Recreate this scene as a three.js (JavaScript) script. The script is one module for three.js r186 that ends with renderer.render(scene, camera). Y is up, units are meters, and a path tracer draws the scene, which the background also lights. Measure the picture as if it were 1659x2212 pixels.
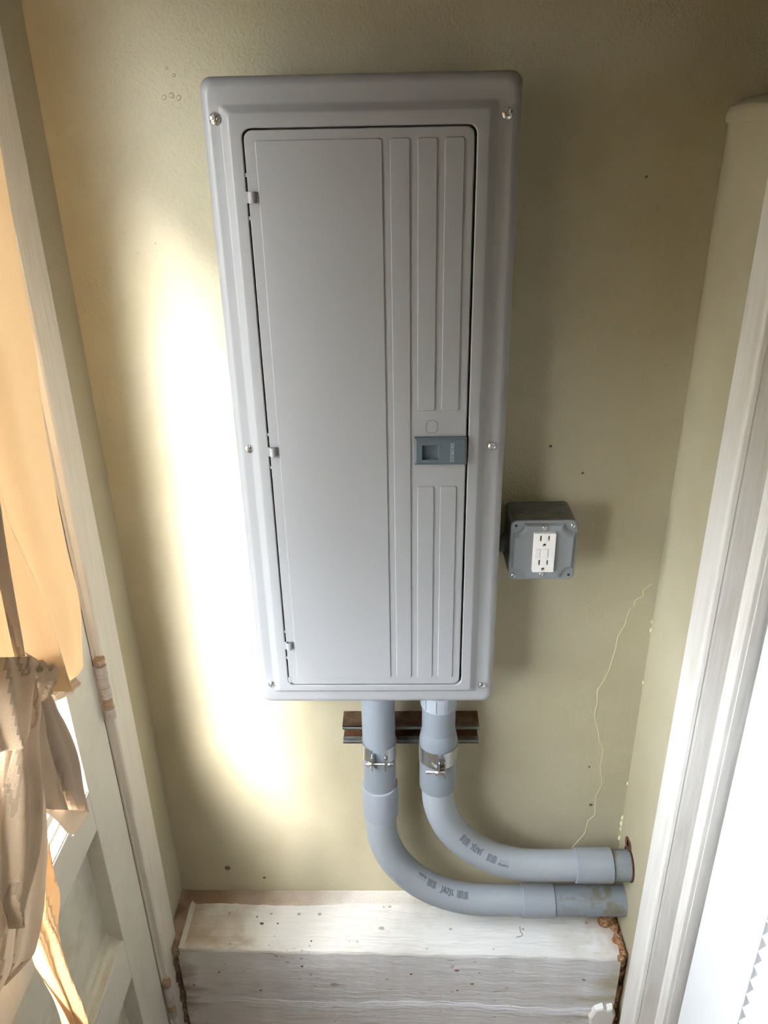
import * as THREE from 'three';
import { RoundedBoxGeometry } from 'three/addons/geometries/RoundedBoxGeometry.js';
import { TextGeometry } from 'three/addons/geometries/TextGeometry.js';
import { FontLoader } from 'three/addons/loaders/FontLoader.js';
import { mergeGeometries } from 'three/addons/utils/BufferGeometryUtils.js';

// ------------------------------------------------------------------ camera, sky, exposure
const scene = new THREE.Scene();
const camera = new THREE.PerspectiveCamera(66.41, 1659 / 2212, 0.02, 60);
camera.rotation.order = 'YXZ';
camera.position.set(0.0467, 1.6845, 1.1565);
camera.rotation.set(-0.43804, 0.02636, -0.0194);
scene.background = new THREE.Color().setRGB(0.86, 0.935, 1.0);   // overcast daylight
scene.backgroundIntensity = 28;
const sun = new THREE.DirectionalLight(new THREE.Color().setRGB(1, 0.985, 0.96), 34);   // low sun behind thin cloud: a wide soft disc
sun.position.set(-3.1, 8.5, 9.4).multiplyScalar(0.6); sun.target.position.set(0, 1.0, 0);
sun.castShadow = true; sun.shadow.radius = 38; sun.shadow.mapSize.set(2048, 2048);
Object.assign(sun.shadow.camera, { left: -2.5, right: 2.5, top: 2.5, bottom: -2.5, near: 0.1, far: 16 });
scene.add(sun, sun.target);
const renderer = new THREE.WebGLRenderer({ antialias: true });
renderer.toneMapping = THREE.LinearToneMapping;
renderer.toneMappingExposure = 1.0;
renderer.shadowMap.enabled = true;

// ------------------------------------------------------------------ helpers
let seed = 7;
const rnd = () => { seed |= 0; seed = seed + 0x6D2B79F5 | 0; let t = Math.imul(seed ^ seed >>> 15, 1 | seed); t = t + Math.imul(t ^ t >>> 7, 61 | t) ^ t; return ((t ^ t >>> 14) >>> 0) / 4294967296; };
const used = {};
function numbered(n) { const k = used[n] = (used[n] ?? -1) + 1; return k ? n + '_' + String(k).padStart(3, '0') : n; }
function boxUV(g) {                                   // uv in metres by the dominant axis of the normal
  const p = g.attributes.position, n = g.attributes.normal, uv = new Float32Array(p.count * 2);
  for (let i = 0; i < p.count; i++) {
    const ax = Math.abs(n.getX(i)), ay = Math.abs(n.getY(i)), az = Math.abs(n.getZ(i));
    const [a, b] = ax > ay && ax > az ? [p.getZ(i), p.getY(i)] : ay > az ? [p.getX(i), p.getZ(i)] : [p.getX(i), p.getY(i)];
    uv[2 * i] = a; uv[2 * i + 1] = b;
  }
  g.setAttribute('uv', new THREE.BufferAttribute(uv, 2));
  return g;
}
function plain(g) {
  let q = g.index ? g.toNonIndexed() : g;
  for (const k of Object.keys(q.attributes)) if (!['position', 'normal', 'uv'].includes(k)) q.deleteAttribute(k);
  if (!q.attributes.normal) q.computeVertexNormals();
  q.clearGroups?.();
  return q;
}
function merge(list) { const a = [list].flat().map(plain); return a.length > 1 ? mergeGeometries(a.map(g => { if (!g.attributes.uv) boxUV(g); return g; })) : a[0]; }
function part(name, geos, mat, parent, keepUV) {      // one named mesh under its parent
  const g = merge(geos); if (!keepUV) boxUV(g);
  const m = new THREE.Mesh(g, mat); m.name = parent === scene ? numbered(name) : name; parent.add(m); return m;
}
function thing(name, label, category, group) {
  const o = new THREE.Group(); o.name = numbered(name); o.userData = { label, category }; if (group) o.userData.group = group; scene.add(o); return o;
}
function struct(name, geos, mat) { const m = part(name, geos, mat, scene); m.userData.kind = 'structure'; return m; }
function structGroup(name) { const o = new THREE.Group(); o.name = name; o.userData.kind = 'structure'; scene.add(o); return o; }
function bx(x0, x1, y0, y1, z0, z1, r = 0) {
  const g = r ? new RoundedBoxGeometry(x1 - x0, y1 - y0, z1 - z0, 2, r) : new THREE.BoxGeometry(x1 - x0, y1 - y0, z1 - z0);
  return g.translate((x0 + x1) / 2, (y0 + y1) / 2, (z0 + z1) / 2);
}
// smooth normals, weighted by area, between faces that meet at less than the given angle
function creased(src, angle) {
  const g = src.index ? src.toNonIndexed() : src, p = g.attributes.position, n = p.count, fn = [], at = new Map(), out = new Float32Array(n * 3), lim = Math.cos(angle);
  const a = new THREE.Vector3(), b = new THREE.Vector3(), c = new THREE.Vector3(), s = new THREE.Vector3(), u = new THREE.Vector3();
  const key = i => Math.round(p.getX(i) * 1e6) + ',' + Math.round(p.getY(i) * 1e6) + ',' + Math.round(p.getZ(i) * 1e6), keys = [];
  for (let f = 0; f < n / 3; f++) {
    a.fromBufferAttribute(p, 3 * f); b.fromBufferAttribute(p, 3 * f + 1); c.fromBufferAttribute(p, 3 * f + 2);
    fn.push(new THREE.Vector3().crossVectors(b.clone().sub(a), c.clone().sub(a)));
    for (let k = 0; k < 3; k++) { const h = keys[3 * f + k] = key(3 * f + k); at.has(h) ? at.get(h).push(f) : at.set(h, [f]); }
  }
  const unit = fn.map(v => v.clone().normalize());
  for (let i = 0; i < n; i++) {
    const f = Math.floor(i / 3); s.set(0, 0, 0);
    for (const q of at.get(keys[i])) if (unit[q].dot(unit[f]) > lim) s.add(fn[q]);
    if (s.lengthSq() === 0) s.copy(unit[f]);
    s.normalize(); out.set([s.x, s.y, s.z], 3 * i);
  }
  g.setAttribute('normal', new THREE.BufferAttribute(out, 3)); return g;
}
// rounded rectangle outline, every corner with the same count of points, anticlockwise
function rr(x0, x1, y0, y1, r, z, n = 6) {
  const o = [];
  [[x1 - r, y1 - r, 0], [x0 + r, y1 - r, 1], [x0 + r, y0 + r, 2], [x1 - r, y0 + r, 3]].forEach(([cx, cy, q]) => {
    for (let i = 0; i <= n; i++) { const a = (q + i / n) * Math.PI / 2; o.push([cx + r * Math.cos(a), cy + r * Math.sin(a), z]); }
  });
  return o;
}
// skin between rings of equal count; the first ring lies at the outside or back, the last at the front
function loft(rings, capEnd = true, capStart = false, crease = 0.5) {
  const n = rings[0].length, pos = [], idx = [];
  rings.forEach(r => r.forEach(p => pos.push(...p)));
  for (let k = 0; k + 1 < rings.length; k++) for (let i = 0; i < n; i++) {
    const a = k * n + i, b = k * n + (i + 1) % n, c = a + n, d = b + n; idx.push(a, b, d, a, d, c);
  }
  const cap = (k, flip) => {
    const c = [0, 1, 2].map(j => rings[k].reduce((s, p) => s + p[j], 0) / n), at = pos.length / 3; pos.push(...c);
    for (let i = 0; i < n; i++) { const a = k * n + i, b = k * n + (i + 1) % n; flip ? idx.push(b, a, at) : idx.push(a, b, at); }
  };
  if (capEnd) cap(rings.length - 1, false); if (capStart) cap(0, true);
  const g = new THREE.BufferGeometry(); g.setAttribute('position', new THREE.Float32BufferAttribute(pos, 3)); g.setIndex(idx);
  return creased(g.toNonIndexed(), crease);
}
function cyl(r, len, axis, [x, y, z], seg = 28, r2 = r) {
  const g = new THREE.CylinderGeometry(r2, r, len, seg);
  if (axis === 'x') g.rotateZ(-Math.PI / 2); if (axis === 'z') g.rotateX(Math.PI / 2);
  return g.translate(x, y, z);
}
function prism(pts, y0, y1) {                          // plan outline [x, z] carried up from y0 to y1
  const s = new THREE.Shape(pts.map(([x, z]) => new THREE.Vector2(x, -z)));
  return new THREE.ExtrudeGeometry(s, { depth: y1 - y0, bevelEnabled: false }).rotateX(-Math.PI / 2).translate(0, y0, 0);
}
// textures
function fbm(size, cells, octaves, sx = 1, sy = 1) {   // tiling value noise, 0..1
  const out = new Float32Array(size * size); let amp = 1, total = 0;
  for (let o = 0; o < octaves; o++) {
    const cx = Math.max(2, Math.round(cells * sx)) << o, cy = Math.max(2, Math.round(cells * sy)) << o, g = new Float32Array(cx * cy).map(() => rnd());
    for (let y = 0; y < size; y++) for (let x = 0; x < size; x++) {
      const fx = x / size * cx, fy = y / size * cy, x0 = Math.floor(fx), y0 = Math.floor(fy), u = fx - x0, v = fy - y0, s = u * u * (3 - 2 * u), t = v * v * (3 - 2 * v);
      const G = (i, j) => g[(j % cy) * cx + i % cx];
      out[y * size + x] += amp * ((G(x0, y0) * (1 - s) + G(x0 + 1, y0) * s) * (1 - t) + (G(x0, y0 + 1) * (1 - s) + G(x0 + 1, y0 + 1) * s) * t);
    }
    total += amp; amp *= 0.55;
  }
  return out.map(v => v / total);
}
function dataTex(size, f, srgb, metres) {              // f(i, x, y) returns [r, g, b] 0..255
  const d = new Uint8Array(size * size * 4);
  for (let i = 0; i < size * size; i++) { const c = f(i, i % size, Math.floor(i / size)); d[4 * i] = c[0]; d[4 * i + 1] = c[1]; d[4 * i + 2] = c[2]; d[4 * i + 3] = 255; }
  const t = new THREE.DataTexture(d, size, size); t.wrapS = t.wrapT = THREE.RepeatWrapping; t.magFilter = THREE.LinearFilter; t.minFilter = THREE.LinearFilter;
  if (srgb) t.colorSpace = THREE.SRGBColorSpace; if (metres) t.repeat.set(1 / metres, 1 / metres); t.needsUpdate = true; return t;
}
const clamp8 = v => Math.max(0, Math.min(255, v));
const lerp = (a, b, t) => a + (b - a) * t;
const mixc = (a, b, t) => a.map((v, i) => lerp(v, b[i], Math.max(0, Math.min(1, t))));
const S = 512;
const nFine = fbm(S, 24, 4), nMid = fbm(S, 6, 5), nStreak = fbm(S, 40, 3, 1, 0.1), nStreakH = fbm(S, 40, 4, 0.12, 1), nPeel = fbm(S, 60, 2), nBrush = fbm(S, 30, 4, 0.5, 1);
const grey = (a, k = 255) => dataTex(S, i => { const v = clamp8(a[i] * k); return [v, v, v]; });
const tex = (t, m) => { const c = t.clone(); c.repeat.set(1 / m, 1 / m); c.needsUpdate = true; return c; };
const peelT = grey(nPeel), fineT = grey(nFine), midT = grey(nMid), streakT = grey(nStreak), streakHT = grey(nStreakH), brushT = grey(nBrush);
const wallRelief = dataTex(S, i => { const v = clamp8(255 * (0.5 * nPeel[i] + 0.3 * nBrush[i] + 0.2 * nMid[i])); return [v, v, v]; });
const std = o => new THREE.MeshStandardMaterial(o);
const rgb = (r, g, b) => new THREE.Color().setRGB(r, g, b);
function tinted(base, dark, noise, lo, hi, metres) {   // colour map: patches of a second tone
  return dataTex(S, i => mixc(base, dark, (noise[i] - lo) / (hi - lo)).map(clamp8), true, metres);
}
const M = {
  wall: std({ map: tinted([183, 175, 150], [177, 168, 141], nMid, 0.45, 0.75, 0.9), roughness: 0.55, bumpMap: tex(wallRelief, 0.16), bumpScale: 0.0008 }),
  whitePaint: std({ map: tinted([227, 223, 218], [218, 212, 205], nStreak, 0.5, 0.9, 0.4), roughness: 0.42, bumpMap: tex(streakT, 0.35), bumpScale: 0.0009 }),
  doorPaint: std({ map: tinted([218, 217, 211], [206, 203, 194], nMid, 0.55, 0.9, 0.5), roughness: 0.45, bumpMap: tex(streakT, 0.4), bumpScale: 0.0004 }),
  dirtyPaint: std({ map: tinted([212, 210, 199], [194, 185, 163], nMid, 0.5, 0.9, 0.22), roughness: 0.6, bumpMap: tex(fineT, 0.2), bumpScale: 0.0008 }),
  louver: std({ color: rgb(0.82, 0.83, 0.85), roughness: 0.5 }),
  panel: std({ color: rgb(0.307, 0.307, 0.315), roughness: 0.42, bumpMap: tex(peelT, 0.09), bumpScale: 0.00006 }),
  panelDark: std({ color: rgb(0.30, 0.31, 0.32), roughness: 0.5 }),
  latch: std({ color: rgb(0.085, 0.107, 0.124), roughness: 0.45 }),
  latchText: std({ color: rgb(0.30, 0.34, 0.37), roughness: 0.4 }),
  zinc: std({ color: rgb(0.72, 0.74, 0.76), metalness: 0.95, roughness: 0.22, bumpMap: tex(fineT, 0.05), bumpScale: 0.0001 }),
  galv: std({ map: tinted([122, 126, 124], [106, 110, 108], nMid, 0.4, 0.7, 0.1), metalness: 0.2, roughness: 0.45 }),
  strut: std({ map: tinted([126, 100, 80], [88, 66, 54], nMid, 0.4, 0.7, 0.1), metalness: 0.55, roughness: 0.42 }),
  strutBack: std({ map: tinted([206, 132, 84], [140, 86, 58], nMid, 0.45, 0.7, 0.12), metalness: 0.5, roughness: 0.45 }),  // copper finish, colour brightened to suggest sunlight falling on it
  pvc: std({ color: rgb(0.205, 0.228, 0.258), roughness: 0.42, bumpMap: tex(fineT, 0.08), bumpScale: 0.00008 }),
  pvcLight: std({ color: rgb(0.31, 0.335, 0.375), roughness: 0.5, bumpMap: tex(fineT, 0.08), bumpScale: 0.0001 }),
  pvcDusty: std({ map: tinted([134, 141, 148], [120, 112, 98], nMid, 0.55, 0.8, 0.14), roughness: 0.6 }),
  boxPaint: std({ color: rgb(0.235, 0.25, 0.262), roughness: 0.42, bumpMap: tex(peelT, 0.06), bumpScale: 0.00008 }),
  device: std({ color: rgb(0.86, 0.83, 0.80), roughness: 0.32 }),
  deviceShade: std({ color: rgb(0.76, 0.72, 0.69), roughness: 0.4 }),
  black: std({ color: rgb(0.015, 0.014, 0.013), roughness: 0.7 }),
  rust: std({ map: tinted([118, 76, 54], [84, 56, 44], nFine, 0.35, 0.7, 0.1), roughness: 0.9, bumpMap: tex(fineT, 0.05), bumpScale: 0.002 }),
  mortar: std({ map: tinted([164, 142, 118], [120, 96, 76], nMid, 0.4, 0.7, 0.16), roughness: 0.95, bumpMap: tex(fineT, 0.06), bumpScale: 0.003 }),
  fillet: std({ map: dataTex(S, (i, x) => { const u = (x / S - 0.525 + 1) % 1; return mixc([222, 216, 208], [140, 116, 92], Math.max(0.36 - u, u - 0.86) * 3.6 + (nMid[i] - 0.5) * 1.2).map(clamp8); }, true, 0.9067), roughness: 0.8, bumpMap: tex(fineT, 0.06), bumpScale: 0.0015 }),
  sandy: std({ map: tinted([196, 158, 122], [160, 100, 66], nFine, 0.42, 0.7, 0.09), roughness: 0.95, bumpMap: tex(fineT, 0.05), bumpScale: 0.003 }),
  crack: std({ color: rgb(0.74, 0.68, 0.46), roughness: 0.6 }),
  speck: std({ color: rgb(0.11, 0.085, 0.05), roughness: 0.8 }),
  dirtAndShade: std({ color: rgb(0.16, 0.105, 0.07), roughness: 0.95 }),  // brown dirt, and the painted shade in the door gap
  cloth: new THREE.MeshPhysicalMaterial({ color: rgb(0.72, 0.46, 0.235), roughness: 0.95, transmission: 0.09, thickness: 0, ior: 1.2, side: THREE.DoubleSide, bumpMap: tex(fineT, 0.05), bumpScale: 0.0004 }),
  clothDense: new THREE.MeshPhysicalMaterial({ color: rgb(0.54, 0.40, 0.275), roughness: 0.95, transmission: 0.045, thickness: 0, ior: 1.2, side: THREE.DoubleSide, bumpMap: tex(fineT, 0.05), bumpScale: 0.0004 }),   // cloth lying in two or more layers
  clothFolded: std({ color: rgb(0.40, 0.30, 0.215), roughness: 0.95, side: THREE.DoubleSide, bumpMap: tex(fineT, 0.05), bumpScale: 0.0004 }),   // many layers, no light through, its shade darkened into the colour
  glass: new THREE.MeshPhysicalMaterial({ color: 0xffffff, roughness: 0, transmission: 1, thickness: 0, ior: 1.5 }),
  floor: std({ map: tinted([150, 128, 100], [118, 96, 72], nStreakH, 0.4, 0.7, 0.6), roughness: 0.6 }),
  ceiling: std({ color: rgb(0.72, 0.71, 0.68), roughness: 0.8 }),
  ground: std({ map: tinted([84, 84, 66], [66, 68, 50], nMid, 0.4, 0.7, 1.4), roughness: 0.95 }),
  hingePaint: std({ map: tinted([196, 190, 188], [176, 166, 160], nFine, 0.45, 0.7, 0.05), roughness: 0.5 }),
  brass: std({ map: tinted([176, 158, 136], [150, 122, 96], nFine, 0.4, 0.65, 0.03), roughness: 0.5, metalness: 0.3 }),
};
// ledge paint: white, dirty brown towards the left end and the sandy right end, rough brush relief
const LW = 0.9067, ledgeTop = (() => {
  const n = 512, a = fbm(n, 10, 5, 1, 0.3), b = fbm(n, 60, 2, 1, 0.3), c = fbm(n, 5, 3);
  return dataTex(n, (i, x, y) => {
    const u = x / n, v = y / n;
    let k = mixc([243, 241, 239], [222, 216, 208], (a[i] - 0.55) * 2.6);
    k = mixc(k, [164, 142, 118], (0.15 - u) * 5 + (a[i] - 0.58) * 1.8 - (0.4 - c[i]) * 0.5);
    k = mixc(k, [168, 132, 104], (u - 0.93) * 10 + (a[i] - 0.62) * 1.6);
    if (b[i] > 0.86) k = mixc(k, [126, 104, 88], 0.5);
    return k.map(clamp8);
  }, true);
})();
M.ledge = std({ map: ledgeTop, roughness: 0.5, bumpMap: tex(brushT, 1), bumpScale: 0.002 });
const riserTex = (() => {
  const n = 512, a = fbm(n, 10, 5), b = fbm(n, 40, 3);
  return dataTex(n, (i, x) => {
    const u = x / n;
    let k = mixc([228, 227, 230], [214, 211, 212], (a[i] - 0.5) * 3);
    k = mixc(k, [150, 130, 114], (0.05 - u) * 14 + (a[i] - 0.55) * 1.6);
    k = mixc(k, [190, 182, 160], (u - 0.93) * 12 + (a[i] - 0.6) * 2);
    if (b[i] > 0.82) k = mixc(k, [134, 116, 102], 0.55);
    return k.map(clamp8);
  }, true);
})();
const riserRelief = dataTex(S, i => { const v = clamp8(255 * (0.2 * nStreakH[i] + 0.5 * nBrush[i] + 0.3 * nFine[i])); return [v, v, v]; });
M.riser = std({ map: riserTex, roughness: 0.42, bumpMap: riserRelief, bumpScale: 0.0028 });

// ------------------------------------------------------------------ the room
const XL = -0.4283, XR = 0.4783, T = 0.12;
const DZ0 = 0.176, DZ1 = 1.105, DTOP = 2.06;             // left door opening
const wallBack = struct('wall_back', bx(XL - T, 1.07, 0, 2.5, -T, 0), M.wall);
struct('wall_left', [bx(XL - T, XL, 0, 2.5, 0, DZ0), bx(XL - T, XL, DTOP, 2.5, DZ0, DZ1), bx(XL - T, XL, 0, 2.5, DZ1, 2.4)], M.wall);
const BZ0 = 0.286, BZ1 = 1.16, BTOP = 1.62;              // closet opening on the right
const wallRight = struct('wall_right', [bx(XR, XR + 0.08, 0, 1.71, 0, 0.2), bx(XR, XR + 0.08, BTOP, 1.71, 0.2, BZ1), bx(XR, XR + 0.08, 0, 1.71, BZ1, 2.4), bx(XR + 0.08, 0.95, 1.66, 1.71, 0, 2.4)], M.wall);
struct('wall_far_right', bx(0.95, 1.07, 0, 2.5, 0, 2.4), M.wall);
struct('wall_front', bx(XL - T, 1.07, 0, 2.5, 2.4, 2.52), M.wall);
struct('floor', bx(XL - T, 1.07, -0.1, 0, -T, 2.52), M.floor);
struct('ceiling', bx(XL - T, 1.07, 2.5, 2.6, -T, 2.52), M.ceiling);
struct('ground', bx(-14, XL - T - 0.01, -0.3, -0.12, -9, 9), M.ground);
// the thick uneven plaster cap along the top of the right-hand partition
{
  const rows = []; const nz = 40;
  for (let i = 0; i <= nz; i++) {
    const z = 0.004 + i / nz * 2.39, w = 0.002 * Math.sin(i * 1.7) + 0.0015 * Math.sin(i * 3.1), e = i < 3 ? 0.006 : 0;
    rows.push([[XR - 0.004 + w, 1.703, z], [XR - 0.006 + w, 1.709, z], [XR - 0.003 + w, 1.722 + w, z], [XR + 0.006 + e, 1.731 + w, z], [XR + 0.03, 1.735 + w, z], [XR + 0.07, 1.733, z], [XR + 0.07, 1.703, z]]);
  }
  part('plaster_lip', loft(rows.map(r => r), true, true, 0.9), M.wall, wallRight);
}
// hairline crack down the back wall, flaked spots and specks
{
  const c = [[0.4684, 1.0056], [0.462, 0.999], [0.4548, 0.9921], [0.4547, 0.9797], [0.4449, 0.9723], [0.4442, 0.9597], [0.4384, 0.9547], [0.4326, 0.9394], [0.4303, 0.9214], [0.422, 0.898], [0.4225, 0.8729], [0.418, 0.845], [0.415, 0.8283], [0.405, 0.80], [0.3973, 0.7811], [0.4016, 0.7555], [0.3994, 0.7237], [0.4057, 0.6942], [0.4145, 0.6643], [0.4218, 0.646], [0.4223, 0.6214], [0.4197, 0.5997], [0.425, 0.575], [0.429, 0.5552], [0.42, 0.5228], [0.422, 0.4764], [0.4112, 0.4595], [0.4056, 0.4253], [0.3917, 0.3975], [0.3829, 0.3816]];
  const curve = new THREE.CatmullRomCurve3(c.map(([x, y]) => new THREE.Vector3(x + (rnd() - 0.5) * 0.003, y, 0)), false, 'catmullrom', 0.1);
  part('crack', new THREE.TubeGeometry(curve, 160, 0.0009, 5), M.crack, wallBack);
  const spot = (x, y, r, m, n) => part(n, new THREE.SphereGeometry(1, 10, 8).scale(r, r * (0.7 + 0.5 * rnd()), r * 0.35).rotateZ(rnd() * 3).translate(x, y, 0), m, wallBack);
  for (const [x, y, r] of [[-0.262, 1.747, 0.004], [-0.252, 1.749, 0.0045], [-0.243, 1.746, 0.004], [-0.246, 1.772, 0.003], [-0.255, 1.78, 0.0025], [-0.343, 1.58, 0.0022], [-0.327, 1.552, 0.003], [-0.30, 1.565, 0.002], [0.40, 1.60, 0.0025], [0.44, 1.38, 0.002]]) spot(x, y, r * 0.75, M.wall, 'paint_blister');
  for (const [x, y, r] of [[0.279, 1.254, 0.002], [0.333, 1.208, 0.0018], [0.40, 0.60, 0.0022], [0.412, 0.502, 0.003], [-0.325, 0.325, 0.006], [-0.25, 0.297, 0.003], [0.38, 1.64, 0.002]]) spot(x, y, r, M.speck, 'speck');
}
// chips of bare plaster down the right-hand corner
for (const [y, r] of [[0.93, 0.003], [0.912, 0.0035], [0.80, 0.0025], [0.56, 0.003], [0.47, 0.004], [0.455, 0.005], [0.44, 0.004], [0.415, 0.004]])
  part('plaster_chip', new THREE.IcosahedronGeometry(r, 1).scale(0.7, 1.6, 0.7).translate(XR - 0.001, y, 0.002), M.crack, wallRight);
// broken hole where the upper conduit goes through the partition
part('broken_hole', [new THREE.TorusGeometry(0.031, 0.0028, 8, 40).rotateY(Math.PI / 2).translate(XR - 0.0005, 0.4225, 0.0705), cyl(0.0125, 0.004, 'x', [XR - 0.0005, 0.452, 0.048], 20), cyl(0.0105, 0.004, 'x', [XR - 0.0005, 0.456, 0.058], 20)], M.rust, wallRight);

// casing beside the left door
const casing = struct('trim_1', [prism([[XL, 0.099], [-0.4185, 0.099], [-0.4165, 0.101], [-0.4165, 0.168], [-0.4185, 0.1715], [-0.4265, 0.1722], [-0.4265, 0.1785], [XL - 0.03, 0.1788], [XL - 0.03, 0.174], [XL + 0.0005, 0.174]], 0, 2.13), bx(XL - T, XL - 0.046, 0, DTOP, DZ0, 0.192), bx(XL, -0.4165, 2.065, 2.14, 0.099, 1.18), prism([[XL, 1.11], [-0.4165, 1.11], [-0.4165, 1.18], [XL, 1.18]], 0, 2.065)], M.whitePaint);
// right-hand door casing: thick face board, deep return, bead and stop
const roundCorner = (cx, cz, r, a0, a1, n = 5) => Array.from({ length: n + 1 }, (_, i) => { const a = a0 + (a1 - a0) * i / n; return [cx + r * Math.cos(a), cz + r * Math.sin(a)]; });
const casingR = prism([[XR + 0.001, 0.196], [0.4595, 0.196], [0.458, 0.1975],
  ...roundCorner(0.464, 0.247, 0.006, Math.PI, Math.PI / 2), [0.4665, 0.2535], [0.468, 0.2522], [0.471, 0.2535],
  [0.4965, 0.2545], ...roundCorner(0.4985, 0.258, 0.002, Math.PI * 1.3, Math.PI * 0.9, 3), [0.4972, 0.262], [0.4985, 0.263], [0.4972, 0.2642], [0.4972, 0.272], ...roundCorner(0.5, 0.2755, 0.003, Math.PI, Math.PI / 2, 4),
  [0.505, 0.2788], [0.505, 0.2815], [0.5585, 0.2815], [0.5585, 0.196]], 0, 1.70);
struct('trim_2', [casingR, bx(0.458, XR + 0.001, 1.625, 1.70, 0.2545, BZ1 + 0.06)], M.whitePaint);

// ------------------------------------------------------------------ the left door with its glass, panels and hinges
const door1 = structGroup('door_1');
{
  const F = XL, B = XL - 0.044, z0 = 0.1825, z1 = 1.10, s0 = 0.2795, s1 = 1.0;
  part('hinge_stile', bx(B, F, 0.012, 2.05, z0, s0, 0.0015), M.doorPaint, door1);
  part('latch_stile', bx(B, F, 0.012, 2.05, s1, z1, 0.0015), M.doorPaint, door1);
  part('gap_shade_strip', bx(F - 0.03, F - 0.0012, 0.0, 2.05, 0.1787, 0.1825), M.dirtAndShade, door1);  // dark strip added to stand in for the shade inside the door gap
  const rails = [[0.012, 0.15], [0.3885, 0.4815], [0.7365, 0.813], [1.86, 2.05]];
  rails.forEach(([a, b]) => part('rail', bx(B, F, a, b, s0, s1, 0.0015), M.doorPaint, door1));
  for (const [a, b] of [[0.15, 0.3885], [0.4815, 0.7365]]) {
    part('door_panel', loft([rr(s0, s1, a, b, 0.001, 0, 1), rr(s0, s1, a, b, 0.001, 0.012, 1)].map(r => r.map(([u, v, w]) => [F - 0.038 + w, v, u])), true, true), M.dirtyPaint, door1);
    // worn sloping sill under each panel
    part('panel_moulding', loft([[s0, a], [s1, a]].map(([z]) => [[F - 0.001, a - 0.001, z], [F - 0.003, a + 0.0025, z], [F - 0.012, a + 0.005, z], [F - 0.017, a + 0.012, z], [F - 0.021, a + 0.013, z], [F - 0.0265, a + 0.02, z], [F - 0.0265, a - 0.001, z]].reverse()), true, true, 0.3), M.dirtyPaint, door1);
  }
  // glazing: beads round the opening, a sloping sill and the pane itself
  part('glazing_bead', [bx(F - 0.03, F - 0.018, 0.813, 1.86, s0, s0 + 0.008), bx(F - 0.03, F - 0.018, 0.813, 1.86, s1 - 0.008, s1), bx(F - 0.03, F - 0.018, 1.852, 1.86, s0, s1)], M.doorPaint, door1);
  part('glazing_sill', loft([s0, s1].map(z => [[F - 0.001, 0.812, z], [F - 0.002, 0.8155, z], [F - 0.014, 0.821, z], [F - 0.0145, 0.8245, z], [F - 0.024, 0.829, z], [F - 0.026, 0.839, z], [F - 0.031, 0.839, z], [F - 0.031, 0.812, z]].reverse()), true, true, 0.3), M.doorPaint, door1);
  const pane = part('glass_pane', bx(F - 0.0345, F - 0.0315, 0.813, 1.86, s0, s1), M.glass, door1); pane.userData.label = 'clear glass pane of the door';
  // barrel hinges painted over, worn to brass on two knuckles
  const knuckle = (y, h, m, hinge, r = 0.0085) => part('knuckle', cyl(r, h, 'y', [F + 0.0085, y, 0.1765], 20), m, hinge);
  for (const [yb, yt] of [[0.868, 0.983], [0.118, 0.226], [1.78, 1.89]]) {
    const h = yt - yb, hinge = part('hinge', [bx(F - 0.001, F + 0.0032, yb, yt - 0.012, 0.176, 0.1815), bx(F - 0.002, F + 0.0115, yb, yt - 0.012, 0.1725, 0.1765)], M.hingePaint, door1);
    const k = (h - 0.014) / 5;
    for (let i = 0; i < 5; i++) knuckle(yb + k * (i + 0.5), k - (i % 2 ? 0.0016 : 0.0006), i === 1 ? M.brass : M.hingePaint, hinge, i % 2 ? 0.0079 : 0.0087);
    if (yb > 0.5 || yb < 0.2) part('worn_ring', cyl(0.0082, 0.0012, 'y', [F + 0.0085, yb + k * 4, 0.1765], 20), M.dirtAndShade, hinge);
    part('pin_cap', [cyl(0.0076, 0.006, 'y', [F + 0.0085, yt - 0.009, 0.1765], 20), cyl(0.0092, 0.004, 'y', [F + 0.0085, yt - 0.003, 0.1765], 20, 0.0086)], M.brass, hinge);
  }
}
// ------------------------------------------------------------------ louvred folding door in the closet opening
const door2 = structGroup('door_2');
{
  const F = 0.520, B = 0.548, zs = 0.288, ze = 0.4435, zl = 0.71, y0 = 0.10, y1 = 1.60;
  part('stile', bx(F, B, y0, y1, zs, ze, 0.0012), M.louver, door2);
  part('stile', bx(F, B, y0, y1, zl, 0.80, 0.0012), M.louver, door2);
  part('stile', bx(F, B, y0, y1, 0.805, 0.86, 0.0012), M.louver, door2);
  part('stile', bx(F, B, y0, y1, 1.09, 1.145, 0.0012), M.louver, door2);
  for (const [a, b] of [[ze, zl], [0.86, 1.09]]) {
    part('rail', bx(F, B, y0, y0 + 0.11, a, b), M.louver, door2); part('rail', bx(F, B, y1 - 0.09, y1, a, b), M.louver, door2);
    const slat = bx(-0.021, 0.021, -0.0032, 0.0032, a - 0.003, b + 0.003, 0.0015).rotateZ(0.86);
    const g = boxUV(plain(slat));
    for (let y = y0 + 0.125; y < y1 - 0.1; y += 0.03) { const m = new THREE.Mesh(g, M.louver); m.name = 'slat'; m.position.set(0.5365, y, 0); door2.add(m); }
  }
  part('pivot_bracket', [bx(0.506, 0.5195, 0.0, 0.16, 0.2835, 0.2875), bx(0.506, 0.548, 0, 0.008, 0.284, 0.33)], M.galv, door2);
}
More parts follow.
